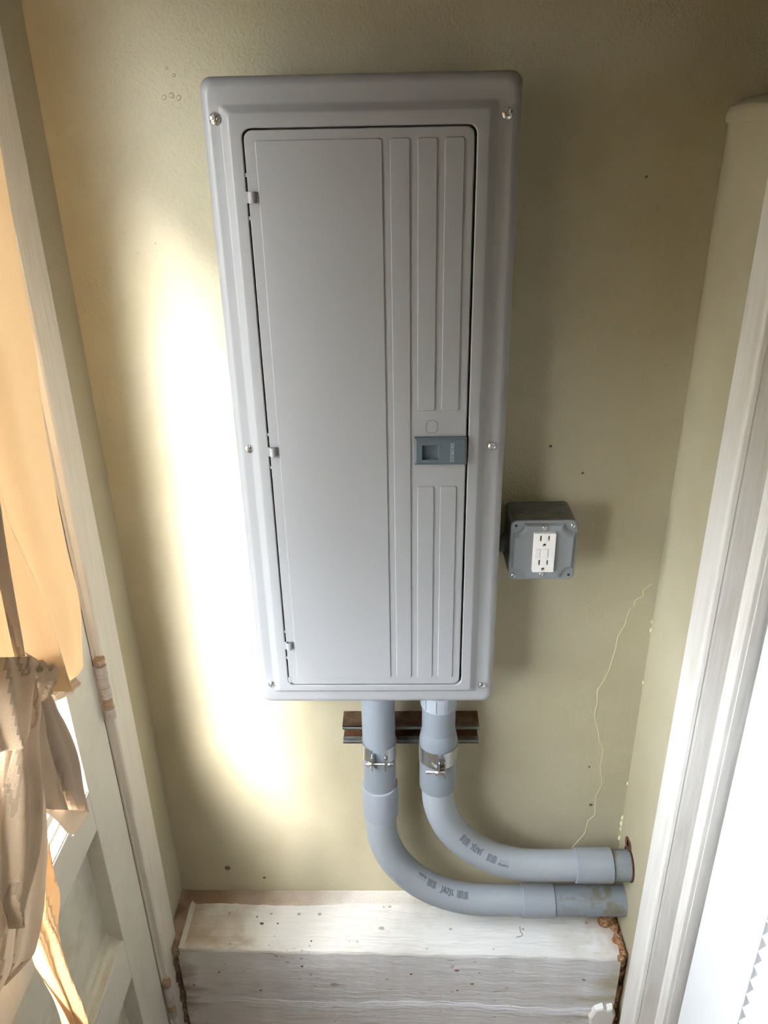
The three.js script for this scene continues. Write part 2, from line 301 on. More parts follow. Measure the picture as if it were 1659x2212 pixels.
// ------------------------------------------------------------------ painted masonry ledge under the panel
{
  const L = thing('masonry_ledge', 'low white painted masonry ledge with chipped stained edges below the grey conduits', 'ledge');
  const x0 = XL + 0.022, x1 = XR - 0.016, nx = 90, wob = Array.from({ length: nx + 1 }, () => (rnd() - 0.5));
  const top = (i, z) => 0.2525 + 0.0012 * Math.sin(i * 0.21) + 0.0009 * wob[i] - 0.002 * z;
  const zf = i => 0.1315 + 0.0165 * (i / nx) + 0.001 * Math.sin(i * 0.9) + 0.0012 * wob[i];
  const strip = (cols, vs, uvOf) => {   // grid over columns i and profile samples
    const pos = [], uv = [], idx = [];
    for (let i = 0; i <= nx; i++) cols(i).forEach((p, j) => { pos.push(...p); uv.push(...uvOf(i, j)); });
    for (let i = 0; i < nx; i++) for (let j = 0; j + 1 < vs; j++) { const a = i * vs + j, b = a + vs; idx.push(a, a + 1, b + 1, a, b + 1, b); }
    const g = new THREE.BufferGeometry(); g.setAttribute('position', new THREE.Float32BufferAttribute(pos, 3)); g.setAttribute('uv', new THREE.Float32BufferAttribute(uv, 2)); g.setIndex(idx); g.computeVertexNormals(); return g;
  };
  const X = i => lerp(x0, x1, i / nx);
  part('ledge_top', strip(i => [[X(i), top(i, 0), 0.001], [X(i), top(i, 0.05), 0.05], [X(i), top(i, 0.1), 0.1], [X(i), top(i, 0.13), zf(i) - 0.004], [X(i), top(i, 0.13) - 0.0012, zf(i) - 0.001], [X(i), top(i, 0.13) - 0.004, zf(i)]], 6, (i, j) => [i / nx, j / 6]), M.ledge, L, true);
  part('ledge_front', [strip(i => [0.2485, 0.2, 0.15, 0.118, 0.1].map((y, k) => [X(i), y + (k ? 0 : top(i, 0.13) - 0.2525), zf(i) + 0.0006 * Math.sin(k * 2 + i * 0.4)]), 5, (i, j) => [i / nx, j * 0.16])], M.riser, L, true);
  // below a ragged break the coat is thicker
  part('lower_course', strip(i => { const b = 0.108 + 0.006 * Math.sin(i * 0.13 + 1) + 0.002 * wob[i]; return [[X(i), b + 0.001, zf(i) - 0.004], [X(i), b, zf(i) + 0.0035], [X(i), b - 0.02, zf(i) + 0.004], [X(i), 0.04, zf(i) + 0.004], [X(i), 0.001, zf(i) + 0.004]]; }, 5, (i, j) => [i / nx, j * 0.2]), M.riser, L, true);
  part('core', bx(x0 + 0.002, x1 - 0.002, 0.001, 0.246, 0.002, 0.128), M.riser, L);
  // crumbling joints along the back and both ends
  const ragged = (pts, w, h) => { // heap of small lumps along a line
    const out = [], a = pts[0], b = pts[1], n = pts[2];
    for (let i = 0; i < n; i++) { const t = (i + rnd()) / n, r = w * (0.6 + 0.7 * rnd()); out.push(new THREE.IcosahedronGeometry(r, 1).scale(1, h * (0.7 + 0.5 * rnd()), 1).rotateY(rnd() * 6).translate(lerp(a[0], b[0], t) + (rnd() - 0.5) * w, lerp(a[1], b[1], t), lerp(a[2], b[2], t) + (rnd() - 0.5) * w)); }
    return out;
  };
  part('back_fillet', loft([x0 - 0.02, x1].map(x => [[x, 0.26, 0.0005], [x, 0.258, 0.004], [x, 0.2545, 0.027], [x, 0.251, 0.031], [x, 0.249, 0.0005]]), true, true, 0.4), M.fillet, L);
  const lf = part('left_joint', [loft([0.003, 0.135].map(z => [[XL + 0.001, 0.262, z], [XL + 0.001, 0.24, z], [x0 + 0.004, 0.24, z], [x0 + 0.004, 0.2535, z], [x0 - 0.004, 0.256, z]]), true, true, 0.4), bx(XL + 0.001, x0 + 0.003, 0.001, 0.245, 0.004, 0.126), ...ragged([[XL + 0.012, 0.235, 0.129], [XL + 0.014, 0.03, 0.129], 26], 0.008, 1.2)], M.mortar, L); lf.userData.label = 'crumbling brown joint';
  part('paint_bead', [loft([0.02, 0.13].map(z => [[x0 + 0.0, 0.2535, z], [x0 + 0.006, 0.2553, z], [x0 + 0.013, 0.2535, z]]), true, true, 0.6)], M.whitePaint, L);
  part('right_joint', [bx(x1 - 0.003, XR - 0.001, 0.001, 0.248, 0.004, 0.13), ...ragged([[XR - 0.012, 0.25, 0.06], [XR - 0.013, 0.25, 0.142], 16], 0.008, 0.6), ...ragged([[XR - 0.013, 0.25, 0.138], [XR - 0.012, 0.03, 0.138], 24], 0.007, 1.2), ...ragged([[XR - 0.03, 0.253, 0.065], [XR - 0.012, 0.253, 0.05], 10], 0.012, 0.5)], M.sandy, L);
  part('loose_chunk', new THREE.ExtrudeGeometry(new THREE.Shape([[0, 0], [0.036, -0.004], [0.040, 0.030], [0.034, 0.047], [0.025, 0.044], [0.017, 0.050], [0.006, 0.045], [-0.003, 0.022]].map(p => new THREE.Vector2(...p))), { depth: 0.012, bevelThickness: 0.006, bevelSize: 0.005, bevelSegments: 2 }).translate(XR - 0.058, 0.068, zf(nx) - 0.006), M.ledge, L);
  for (let k = 0; k < 16; k++) { const x = lerp(x0 + 0.02, x1 - 0.03, rnd()), r = 0.0012 + 0.0016 * rnd(), onTop = rnd() < 0.45; part('speck', new THREE.SphereGeometry(1, 8, 6).scale(r * (1 + rnd()), r * 0.7, r).translate(x, onTop ? 0.2532 : 0.13 + 0.11 * rnd(), onTop ? 0.05 + 0.075 * rnd() : zf(Math.round((x - x0) / (x1 - x0) * nx))), M.dirtAndShade, L); }
  part('hair', new THREE.TubeGeometry(new THREE.CatmullRomCurve3([[0.276, 0.254, 0.078], [0.2755, 0.2545, 0.09], [0.279, 0.2545, 0.096], [0.275, 0.254, 0.1], [0.266, 0.2538, 0.102]].map(p => new THREE.Vector3(...p))), 24, 0.0005, 5), M.dirtAndShade, L);
}
// ------------------------------------------------------------------ electrical panel
const font = await new FontLoader().loadAsync('fonts/droid/droid_sans_bold.typeface.json');
function screwHead(r, h, slots) {                        // domed head with recessed slots, facing +z, seat at z = 0
  const n = 40, rings = [];
  const prof = [[1, 0], [0.99, 0.35], [0.88, 0.66], [0.68, 0.86], [0.45, 0.96], [0.22, 1.0]];
  for (const [pr, ph] of prof) rings.push(Array.from({ length: n }, (_, i) => {
    const a = i / n * 2 * Math.PI, x = Math.cos(a) * pr * r, y = Math.sin(a) * pr * r;
    const cut = slots.some(s => Math.abs(-x * Math.sin(s) + y * Math.cos(s)) < r * 0.15 && pr < 0.9);
    return [x, y, ph * h - (cut ? h * 0.5 : 0)];
  }));
  return loft(rings, true, false, 0.35);
}
{
  const P = thing('electrical_panel', 'tall grey steel electrical panel with ribbed hinged door on the green wall', 'electrical panel');
  part('back_box', bx(-0.181, 0.181, 0.853, 1.747, 0.0005, 0.09, 0.003), M.panelDark, P);
  const X0 = -0.1925, X1 = 0.1935, Y0 = 0.8373, Y1 = 1.7627;
  const ring = (l, r, t, b, rad, z) => rr(X0 + l, X1 - r, Y0 + b, Y1 - t, rad, z);
  const ox0 = -0.1436, ox1 = 0.1400, oy0 = 0.8815, oy1 = 1.7062, op = (d, rad, z) => rr(ox0 - d, ox1 + d, oy0 - d, oy1 + d, rad + d, z);
  const cover = [ring(0.004, 0.004, 0.004, 0.004, 0.012, 0.084), ring(0, 0, 0, 0, 0.014, 0.084), ring(0, 0, 0, 0, 0.014, 0.0955), ring(0.0012, 0.0012, 0.0012, 0.0012, 0.014, 0.099), ring(0.004, 0.004, 0.004, 0.004, 0.013, 0.1025), ring(0.0085, 0.0085, 0.0085, 0.0085, 0.011, 0.1048), ring(0.012, 0.012, 0.012, 0.012, 0.009, 0.1055),
    ring(0.022, 0.027, 0.0295, 0.025, 0.004, 0.1055), ring(0.0245, 0.0295, 0.032, 0.0265, 0.004, 0.1065), ring(0.0325, 0.0375, 0.039, 0.0325, 0.005, 0.1125), ring(0.0355, 0.0405, 0.042, 0.0345, 0.006, 0.1135),
    op(0.0012, 0.011, 0.1135), op(0.0002, 0.011, 0.1128), op(0, 0.011, 0.1115), op(0, 0.011, 0.1)];
  const bridges = [];
  const hy = [1.629, 1.292, 0.9605];
  for (const y of hy) for (const d of [-0.0245, 0.0255]) bridges.push(bx(ox0 - 0.001, ox0 + 0.004, y + d - 0.0022, y + d + 0.0022, 0.104, 0.1124));
  bridges.push(bx(ox0 - 0.001, ox0 + 0.004, oy0 + 0.004, oy0 + 0.016, 0.104, 0.1124));
  part('cover', [loft(cover, false), ...bridges, bx(X0 + 0.006, X1 - 0.006, Y0 + 0.006, Y1 - 0.006, 0.088, 0.0945)], M.panel, P);
  // door: slab with one large raised field and three pressed ribs, two of them broken at the latch
  const dx0 = -0.1422, dx1 = 0.1372, dy0 = 0.8825, dy1 = 1.7042;
  const plate = (x0, x1, y0, y1) => loft([rr(x0, x1, y0, y1, 0.003, 0.1118), rr(x0 + 0.0004, x1 - 0.0004, y0 + 0.0004, y1 - 0.0004, 0.003, 0.1127), rr(x0 + 0.0009, x1 - 0.0009, y0 + 0.0009, y1 - 0.0009, 0.003, 0.1133), rr(x0 + 0.0016, x1 - 0.0016, y0 + 0.0016, y1 - 0.0016, 0.003, 0.1135)]);
  const D = part('door', [loft([rr(dx0, dx1, dy0, dy1, 0.0105, 0.1005), rr(dx0, dx1, dy0, dy1, 0.0105, 0.1105), rr(dx0 + 0.0006, dx1 - 0.0006, dy0 + 0.0006, dy1 - 0.0006, 0.0105, 0.1116), rr(dx0 + 0.0018, dx1 - 0.0018, dy0 + 0.0018, dy1 - 0.0018, 0.0095, 0.112)], true, true),
    plate(-0.1288, 0.0255, 0.8965, 1.6928), plate(0.0345, 0.0592, 0.8965, 1.6928),
    plate(0.0682, 0.0928, 1.3497, 1.6928), plate(0.1012, 0.1255, 1.3497, 1.6928), plate(0.0682, 0.0928, 0.8965, 1.236), plate(0.1012, 0.1255, 0.8965, 1.236)], M.panel, P);
  // obround knockout above the latch
  const ko = [];
  for (let i = 0; i < 48; i++) { const a = i / 48 * 2 * Math.PI, c = Math.cos(a), s = Math.sin(a), e = p => Math.sign(p) * Math.pow(Math.abs(p), 0.72); ko.push(new THREE.Vector3(0.0878 + 0.0082 * e(c), 1.3266 + 0.0094 * e(s), 0.1122)); }
  part('knockout', new THREE.TubeGeometry(new THREE.CatmullRomCurve3(ko, true), 96, 0.00055, 6, true), M.panel, D);
  // latch
  const lx0 = 0.0637, lx1 = 0.138, ly0 = 1.2712, ly1 = 1.3122, q = (d, z) => rr(lx0 + d, lx1 - d, ly0 + d, ly1 - d, 0.001, z), k = (d, z) => rr(0.0748 + d, 0.0985 - d, 1.2795 + d, 1.3013 - d, 0.0007, z);
  const La = part('latch', loft([q(0, 0.112), q(0, 0.1165), q(0.0032, 0.1192), k(-0.0004, 0.1192), k(0, 0.1189), k(0.0004, 0.1135), k(0.004, 0.1128)]), M.latch, P); La.userData.label = 'dark blue-grey slide latch with embossed lettering';
  const tg = new TextGeometry('SIEMENS', { font, size: 0.0058, depth: 0.0005, curveSegments: 4 }); tg.computeBoundingBox();
  const tw = tg.boundingBox.max.x;
  part('lettering', tg.scale(0.0290 / tw, 1, 1).rotateZ(Math.PI / 2).translate(0.1203, 1.2758, 0.1191), M.latchText, La);
  // hinges: a knuckle curled out of the cover and over the door edge
  for (const y of hy) {
    const pts = []; for (let i = 0; i <= 12; i++) { const a = Math.PI * (1 - i / 12); pts.push([-0.1372 + 0.0052 * Math.cos(a), 0.1125 + 0.0058 * Math.sin(a)]); }
    const inner = pts.slice().reverse().map(([x, z]) => [-0.1372 + (x + 0.1372) * 0.82, 0.1125 + (z - 0.1125) * 0.84]);
    part('hinge', [prism([...pts, ...inner], y - 0.0066, y + 0.0066), bx(-0.1492, -0.1405, y - 0.0068, y + 0.0068, 0.1128, 0.1141)], M.panel, P);
  }
  // cover screws
  for (const [x, y, r, s] of [[-0.1752, 1.7172, 0.0072, [0.6, 2.2]], [0.1757, 1.7168, 0.0074, [1.2, 2.75]], [0.1742, 1.2948, 0.0063, [0.5, 2.07]], [-0.173, 1.294, 0.006, [1.57]], [0.1748, 0.8749, 0.0062, [0.9, 2.47]], [-0.1726, 0.8792, 0.006, [0.8, 2.37]]])
    part('screw', screwHead(r, 0.0042, s).translate(x, y, 0.1055), M.zinc, P);
}
// ------------------------------------------------------------------ outlet box and its nipple
{
  const O = thing('outlet_box', 'square grey metal outlet box with white receptacle right of the electrical panel', 'outlet box');
  const cx = 0.2645, cy = 1.1085, h = 0.0508;
  part('box_body', [loft([rr(cx - h, cx + h, cy - h, cy + h, 0.009, 0.0005), rr(cx - h, cx + h, cy - h, cy + h, 0.009, 0.0705)], false, true),
    ...[-0.022, 0.02].map(d => cyl(0.0125, 0.0012, 'y', [cx + d, cy + h + 0.0002, 0.034], 28)), cyl(0.0125, 0.0012, 'x', [cx - h - 0.0002, cy + 0.02, 0.034], 28), bx(cx + 0.028, cx + 0.044, cy + h - 0.001, cy + h + 0.001, 0.004, 0.016, 0.0008)], M.galv, O);
  const cov = part('cover_plate', (() => {
    const e = h + 0.001, base = loft([rr(cx - e, cx + e, cy - e, cy + e, 0.010, 0.0708), rr(cx - e, cx + e, cy - e, cy + e, 0.010, 0.0725), rr(cx - e + 0.0012, cx + e - 0.0012, cy - e + 0.0012, cy + e - 0.0012, 0.010, 0.0735)], true, true);
    const ring = (d, z) => {                              // square field with scooped corners
      const o = [], m = h - 0.003 - d, R = 0.0165 + d * 0.6;
      [[1, 1], [-1, 1], [-1, -1], [1, -1]].forEach(([sx, sy], qd) => { for (let i = 0; i <= 8; i++) { const t = i / 8 * Math.PI / 2, u = qd % 2 ? Math.sin(t) : Math.cos(t), v = qd % 2 ? Math.cos(t) : Math.sin(t);
        const a = qd % 2 ? t : Math.PI / 2 - t; o.push([cx + sx * (m - R * Math.cos(a)), cy + sy * (m - R * Math.sin(a)), z]); } });
      return o;
    };
    const rings = [ring(0, 0.0733), ring(0.001, 0.076), ring(0.0028, 0.0787), ring(0.0048, 0.0797)];
    return [base, loft(rings, true, false, 0.5)];
  })(), M.boxPaint, O);
  // receptacle: a face with real slots over a dark inside
  const rx = 0.2643, ry = 1.1105, w = 0.0168, hh = 0.0338;
  const s = new THREE.Shape(rr(rx - w, rx + w, ry - hh, ry + hh, 0.002, 0).map(([x, y]) => new THREE.Vector2(x, y)));
  const hole = pts => s.holes.push(new THREE.Path(pts.map(([x, y]) => new THREE.Vector2(x, y))));
  const slots = [];
  for (const dy of [0.0255, -0.0165]) {
    for (const [dx, hl] of [[-0.0062, 0.0046], [0.0063, 0.0038]]) hole([[rx + dx - 0.0011, ry + dy - hl], [rx + dx + 0.0011, ry + dy - hl], [rx + dx + 0.0011, ry + dy + hl], [rx + dx - 0.0011, ry + dy + hl]]);
    const g = []; for (let i = 0; i <= 10; i++) { const a = Math.PI * (i / 10); g.push([rx + 0.0025 * Math.cos(a), ry + dy - 0.0118 + 0.0025 * Math.sin(a)]); }
    hole([[rx - 0.0025, ry + dy - 0.0137], [rx + 0.0025, ry + dy - 0.0137], ...g]);
  }
  const R = part('receptacle', [new THREE.ExtrudeGeometry(s, { depth: 0.0058, bevelThickness: 0.0007, bevelSize: 0.0006, bevelOffset: -0.0006, bevelSegments: 2 }).translate(0, 0, 0.0797)], M.device, O); R.userData.label = 'white two-outlet receptacle';
  part('contact_recess', bx(rx - w + 0.002, rx + w - 0.002, ry - hh + 0.002, ry + hh - 0.002, 0.0798, 0.0812), M.black, R);
  part('button', bx(rx - 0.0055, rx + 0.0055, ry - 0.0082, ry + 0.0074, 0.084, 0.0873, 0.0006), M.device, R);
  part('button', bx(rx - 0.0125, rx - 0.0062, ry - 0.0082, ry + 0.0074, 0.084, 0.0868, 0.0004), M.deviceShade, R);
  part('button', bx(rx + 0.0062, rx + 0.0125, ry - 0.0082, ry + 0.0074, 0.084, 0.0866, 0.0003), M.device, R);
  for (const [x, y, z] of [[rx - 0.001, ry + 0.0405, 0.0797], [rx - 0.0005, ry - 0.0405, 0.0797]]) part('screw', screwHead(0.004, 0.0026, [0.4]).translate(x, y, z), M.zinc, O);
  for (const [x, y] of [[cx + 0.0435, cy + 0.0435], [cx - 0.0435, cy - 0.0435]]) part('screw', screwHead(0.0042, 0.0032, [0.9]).translate(x, y, 0.0735), M.zinc, O);
  for (const [x, y] of [[cx - 0.0435, cy + 0.0435], [cx + 0.0435, cy - 0.0435]]) part('screw_hole', cyl(0.0022, 0.0006, 'z', [x, y, 0.0737], 16), M.black, O);
  const N = thing('conduit_nipple', 'short dark metal nipple joining the electrical panel to the outlet box', 'conduit nipple');
  part('pipe', cyl(0.0135, 0.0325, 'x', [0.1975, 1.101, 0.034], 24), M.galv, N);
  part('locknut', [cyl(0.0185, 0.005, 'x', [0.2108, 1.101, 0.034], 8)], M.galv, N);
}
// ------------------------------------------------------------------ strut channel, conduits, clamps
{
  const y0 = 0.6945, y1 = 0.7355, t = 0.0026, D = 0.041, lip = 0.0095, x0 = -0.0655, x1 = 0.1815;
  const C = thing('strut_channel', 'short brown metal strut channel fixed across the wall behind both conduits', 'strut channel');
  part('flange', [bx(x0, x1, y1 - t, y1, 0.0005, D), bx(x0, x1, y0, y0 + t, 0.0005, D)], M.strut, C);
  part('lip', [bx(x0, x1, y1 - lip, y1, D - t, D, 0.0009), bx(x0, x1, y1 - lip, y1 - lip + t, D - 0.009, D, 0.0009), bx(x0, x1, y0, y0 + lip, D - t, D, 0.0009), bx(x0, x1, y0 + lip - t, y0 + lip, D - 0.009, D, 0.0009)], M.galv, C);
  const b = part('channel_back', bx(x0, x1, y0 + t, y1 - t, 0.0005, 0.0005 + t), M.strutBack, C); b.userData.label = 'copper-brown back of the channel';
}
const ZC = 0.0715, PR = 0.0291, CR = 0.0326;
function pipeY(r, x, ya, yb, seg = 48) { return cyl(r, yb - ya, 'y', [x, (ya + yb) / 2, ZC], seg); }
function hollow(r, rin, axis, a, b, cx, cy) {             // coupling: tube with a rounded open rim at both ends
  const prof = [[rin, a], [r - 0.0008, a], [r, a + 0.001], [r, b - 0.001], [r - 0.0008, b], [rin, b], [rin, a]].map(([x, y]) => new THREE.Vector2(x, y));
  const g = creased(new THREE.LatheGeometry(prof, 48), 0.6);
  if (axis === 'x') g.rotateZ(-Math.PI / 2);
  return axis === 'x' ? g.translate(0, cy, ZC) : g.translate(cx, 0, ZC);
}
// bent tube in the wall's plane: straight down, quarter turn, straight right; uv = (along, around), v = 0.5 faces the room, more is the inside of the bend
function elbow(x, yTop, yEnd, xEnd, R, r) {
  const pts = [], n1 = 6, n2 = 40, n3 = 8;
  for (let i = 0; i < n1; i++) pts.push([x, lerp(yTop, yEnd + R, i / n1), [1, 0]]);
  for (let i = 0; i <= n2; i++) { const a = Math.PI + i / n2 * Math.PI / 2; pts.push([x + R + R * Math.cos(a), yEnd + R + R * Math.sin(a), [-Math.cos(a), -Math.sin(a)]]); }
  for (let i = 1; i <= n3; i++) pts.push([lerp(x + R, xEnd, i / n3), yEnd, [0, 1]]);
  let s = 0; const len = pts.map((p, i) => i ? s += Math.hypot(p[0] - pts[i - 1][0], p[1] - pts[i - 1][1]) : 0);
  const pos = [], nor = [], uv = [], idx = [], m = 48;
  pts.forEach(([px, py, [ix, iy]], i) => { for (let j = 0; j <= m; j++) { const a = (j / m - 0.5) * 2 * Math.PI, c = Math.cos(a), q = Math.sin(a); pos.push(px + r * q * ix, py + r * q * iy, ZC + r * c); nor.push(q * ix, q * iy, c); uv.push(len[i] / s, j / m); } });
  for (let i = 0; i + 1 < pts.length; i++) for (let j = 0; j < m; j++) { const a = i * (m + 1) + j, b = a + m + 1; idx.push(a, b, b + 1, a, b + 1, a + 1); }
  const g = new THREE.BufferGeometry(); g.setAttribute('position', new THREE.Float32BufferAttribute(pos, 3)); g.setAttribute('normal', new THREE.Float32BufferAttribute(nor, 3)); g.setAttribute('uv', new THREE.Float32BufferAttribute(uv, 2)); g.setIndex(idx);
  return { g, length: s };
}
function printed(length, at, v, turned, size) {           // ink on the pipe: maker's name, blurred bars and letters
  const W = 2048, H = 1024, cv = document.createElement('canvas'); cv.width = W; cv.height = H;
  const c = cv.getContext('2d'), px = W / length, py = H / (2 * Math.PI * PR);
  c.fillStyle = 'rgb(158,164,171)'; c.fillRect(0, 0, W, H);
  c.save(); c.translate(at * px, (1 - v) * H); c.scale(px / 1000, py / 1000); if (turned) c.rotate(Math.PI);   // units: millimetres
  c.textBaseline = 'alphabetic';
  const ink = a => `rgba(26,29,44,${Math.min(1, a * 1.15)})`;
  const txt = (s, x, y, h, w, a, f = 'bold') => { c.save(); c.translate(x, y); c.scale(0.1, 0.1); c.font = `${f} ${h * 10}px sans-serif`; c.fillStyle = ink(a); const k = w * 10 / Math.max(1, c.measureText(s).width); c.scale(k, 1); c.fillText(s, 0, 0); c.restore(); };
  const bars = (x, w, n, y0, h, a) => { for (let i = 0; i < n; i++) { c.fillStyle = ink(a * (0.55 + 0.45 * ((i * 7) % 5) / 4)); c.fillRect(x + i * w / n, y0 + ((i * 3) % 4) * 0.4, w / n * 0.62, h); } };
  txt('CANTEX', 0, 0, 5.2 * size, 24, 0.92); txt('2 SCH 40', 1, 6, 4.6 * size, 22, 0.32, 'normal');
  bars(29, 24, 9, -6, 14, 0.62);
  txt('\u25B2 JA7JL', 57, 7, 12 * size, 42, 0.45); bars(70, 26, 6, -3, 11, 0.22);
  bars(105, 27, 9, -6, 14, 0.6);
  c.restore();
  const t = new THREE.CanvasTexture(cv); t.colorSpace = THREE.SRGBColorSpace; return t;
}
function strap(cx, r, y0, y1, gap) {                      // two half straps from the channel round to the front
  const prof = []; const n = 40, a0 = -Math.PI / 2 + gap, t = 0.0018;
  const pts = (rad) => Array.from({ length: n + 1 }, (_, i) => { const a = Math.PI / 2 + gap + i / n * (2 * Math.PI - 2 * gap); return [cx + rad * Math.cos(a), ZC + rad * Math.sin(a)]; });
  return prism([...pts(r + t), ...pts(r).reverse()], y0, y1);
}
{
  // left run
  const xl = 0.0012, yl = 0.322;
  const A = thing('conduit', 'left grey plastic conduit, its horizontal end lying lowest along the ledge', 'conduit');
  part('pipe', pipeY(PR, xl, 0.612, 0.8335), M.pvc, A);
  part('coupling', hollow(CR, PR - 0.001, 'y', 0.556, 0.629, xl), M.pvcLight, A);
  const e = elbow(xl, 0.615, yl, 0.335, 0.21, PR);
  const m = std({ map: printed(e.length, 0.233, 0.672, false, 1.25), roughness: 0.5 });
  part('elbow', e.g, m, A, true);
  part('coupling', hollow(CR - 0.001, PR - 0.001, 'x', 0.2765, 0.339, 0, yl), M.pvcLight, A);
  part('pipe', cyl(PR, 0.1385, 'x', [0.4085, yl, ZC], 48), M.pvcDusty, A);
  part('terminal_adapter', [hollow(PR + 0.0016, PR - 0.004, 'y', 0.8205, 0.84, xl)], M.pvc, A);
  // right run
  const xr = 0.1065, yr = 0.4195;
  const B = thing('conduit', 'right grey plastic conduit, its horizontal end crossing above the other one', 'conduit');
  part('pipe', pipeY(PR, xr, 0.65, 0.8335), M.pvc, B);
  const bell = [[PR + 0.0002, 0.757], [PR + 0.0012, 0.7535], [PR + 0.003, 0.744], [CR + 0.0006, 0.737], [CR + 0.0006, 0.6265], [CR - 0.0004, 0.6255], [PR - 0.002, 0.6255]].map(([x, y]) => new THREE.Vector2(x, y)).reverse();
  part('coupling', creased(new THREE.LatheGeometry(bell, 48), 0.6).translate(xr, 0, ZC), M.pvc, B);
  const e2 = elbow(xr, 0.64, yr, 0.435, 0.195, PR);
  const m2 = std({ map: printed(e2.length, 0.266, 0.595, true, 1.25), roughness: 0.5 });
  part('elbow', e2.g, m2, B, true);
  part('coupling', hollow(CR, PR - 0.001, 'x', 0.372, 0.4425, 0, yr), M.pvcLight, B);
  part('pipe', cyl(PR, 0.052, 'x', [0.4522, yr, ZC], 48), M.pvcDusty, B);
  part('terminal_adapter', [hollow(PR + 0.0022, PR - 0.004, 'y', 0.809, 0.84, xr), ...Array.from({ length: 10 }, (_, i) => { const a = (i + 0.5) / 10 * 2 * Math.PI; return bx(-0.0042, 0.0042, 0.813, 0.838, 0, 0.0018, 0.0006).translate(0, 0, PR + 0.0016).rotateY(a).translate(xr, 0, ZC); })], M.pvcLight, B);
  // clamps
  const K = thing('pipe_clamp', 'shiny zinc pipe clamp with spread ears round the left conduit', 'pipe clamp');
  part('strap', strap(xl, PR + 0.0006, 0.7, 0.731, 0.42), M.zinc, K);
  const ear = (x, y0, y1, z0, z1, tilt, p) => part('ear', loft([rr(-z1, -z0, y0, y1, 0.004, -0.0009, 4), rr(-z1, -z0, y0, y1, 0.004, 0.0009, 4)].map(r => r.map(([u, v, w]) => [w, v, -u])), true, true).rotateY(tilt).translate(x, 0, ZC), M.zinc, p);
  ear(xl - 0.0135, 0.694, 0.7275, 0.0300, 0.0425, 0.05, K); ear(xl + 0.0135, 0.694, 0.7275, 0.0300, 0.0425, -0.05, K);
  const zb = ZC + 0.0355;
  part('bolt', [cyl(0.0026, 0.047, 'x', [xl + 0.001, 0.7065, zb], 12), cyl(0.0055, 0.004, 'x', [xl - 0.0185, 0.7065, zb], 6)], M.zinc, K);
  part('nut', cyl(0.0055, 0.0045, 'x', [xl + 0.0178, 0.7065, zb], 6), M.zinc, K);
  const J = thing('pipe_clamp', 'shiny zinc pipe clamp with ears drawn together round the right conduit', 'pipe clamp');
  part('strap', strap(xr, CR + 0.001, 0.694, 0.7275, 0.09), M.zinc, J);
  ear(xr - 0.0005, 0.682, 0.7215, 0.0342, 0.049, 0, J); ear(xr + 0.005, 0.682, 0.7215, 0.0342, 0.049, 0.1, J);
  part('bolt', [cyl(0.0026, 0.034, 'x', [xr - 0.006, 0.694, ZC + 0.042], 12), cyl(0.0052, 0.004, 'x', [xr + 0.0105, 0.694, ZC + 0.042], 6)], M.zinc, J);
  part('nut', cyl(0.0055, 0.005, 'x', [xr - 0.0045, 0.694, ZC + 0.042], 6), M.zinc, J);
}
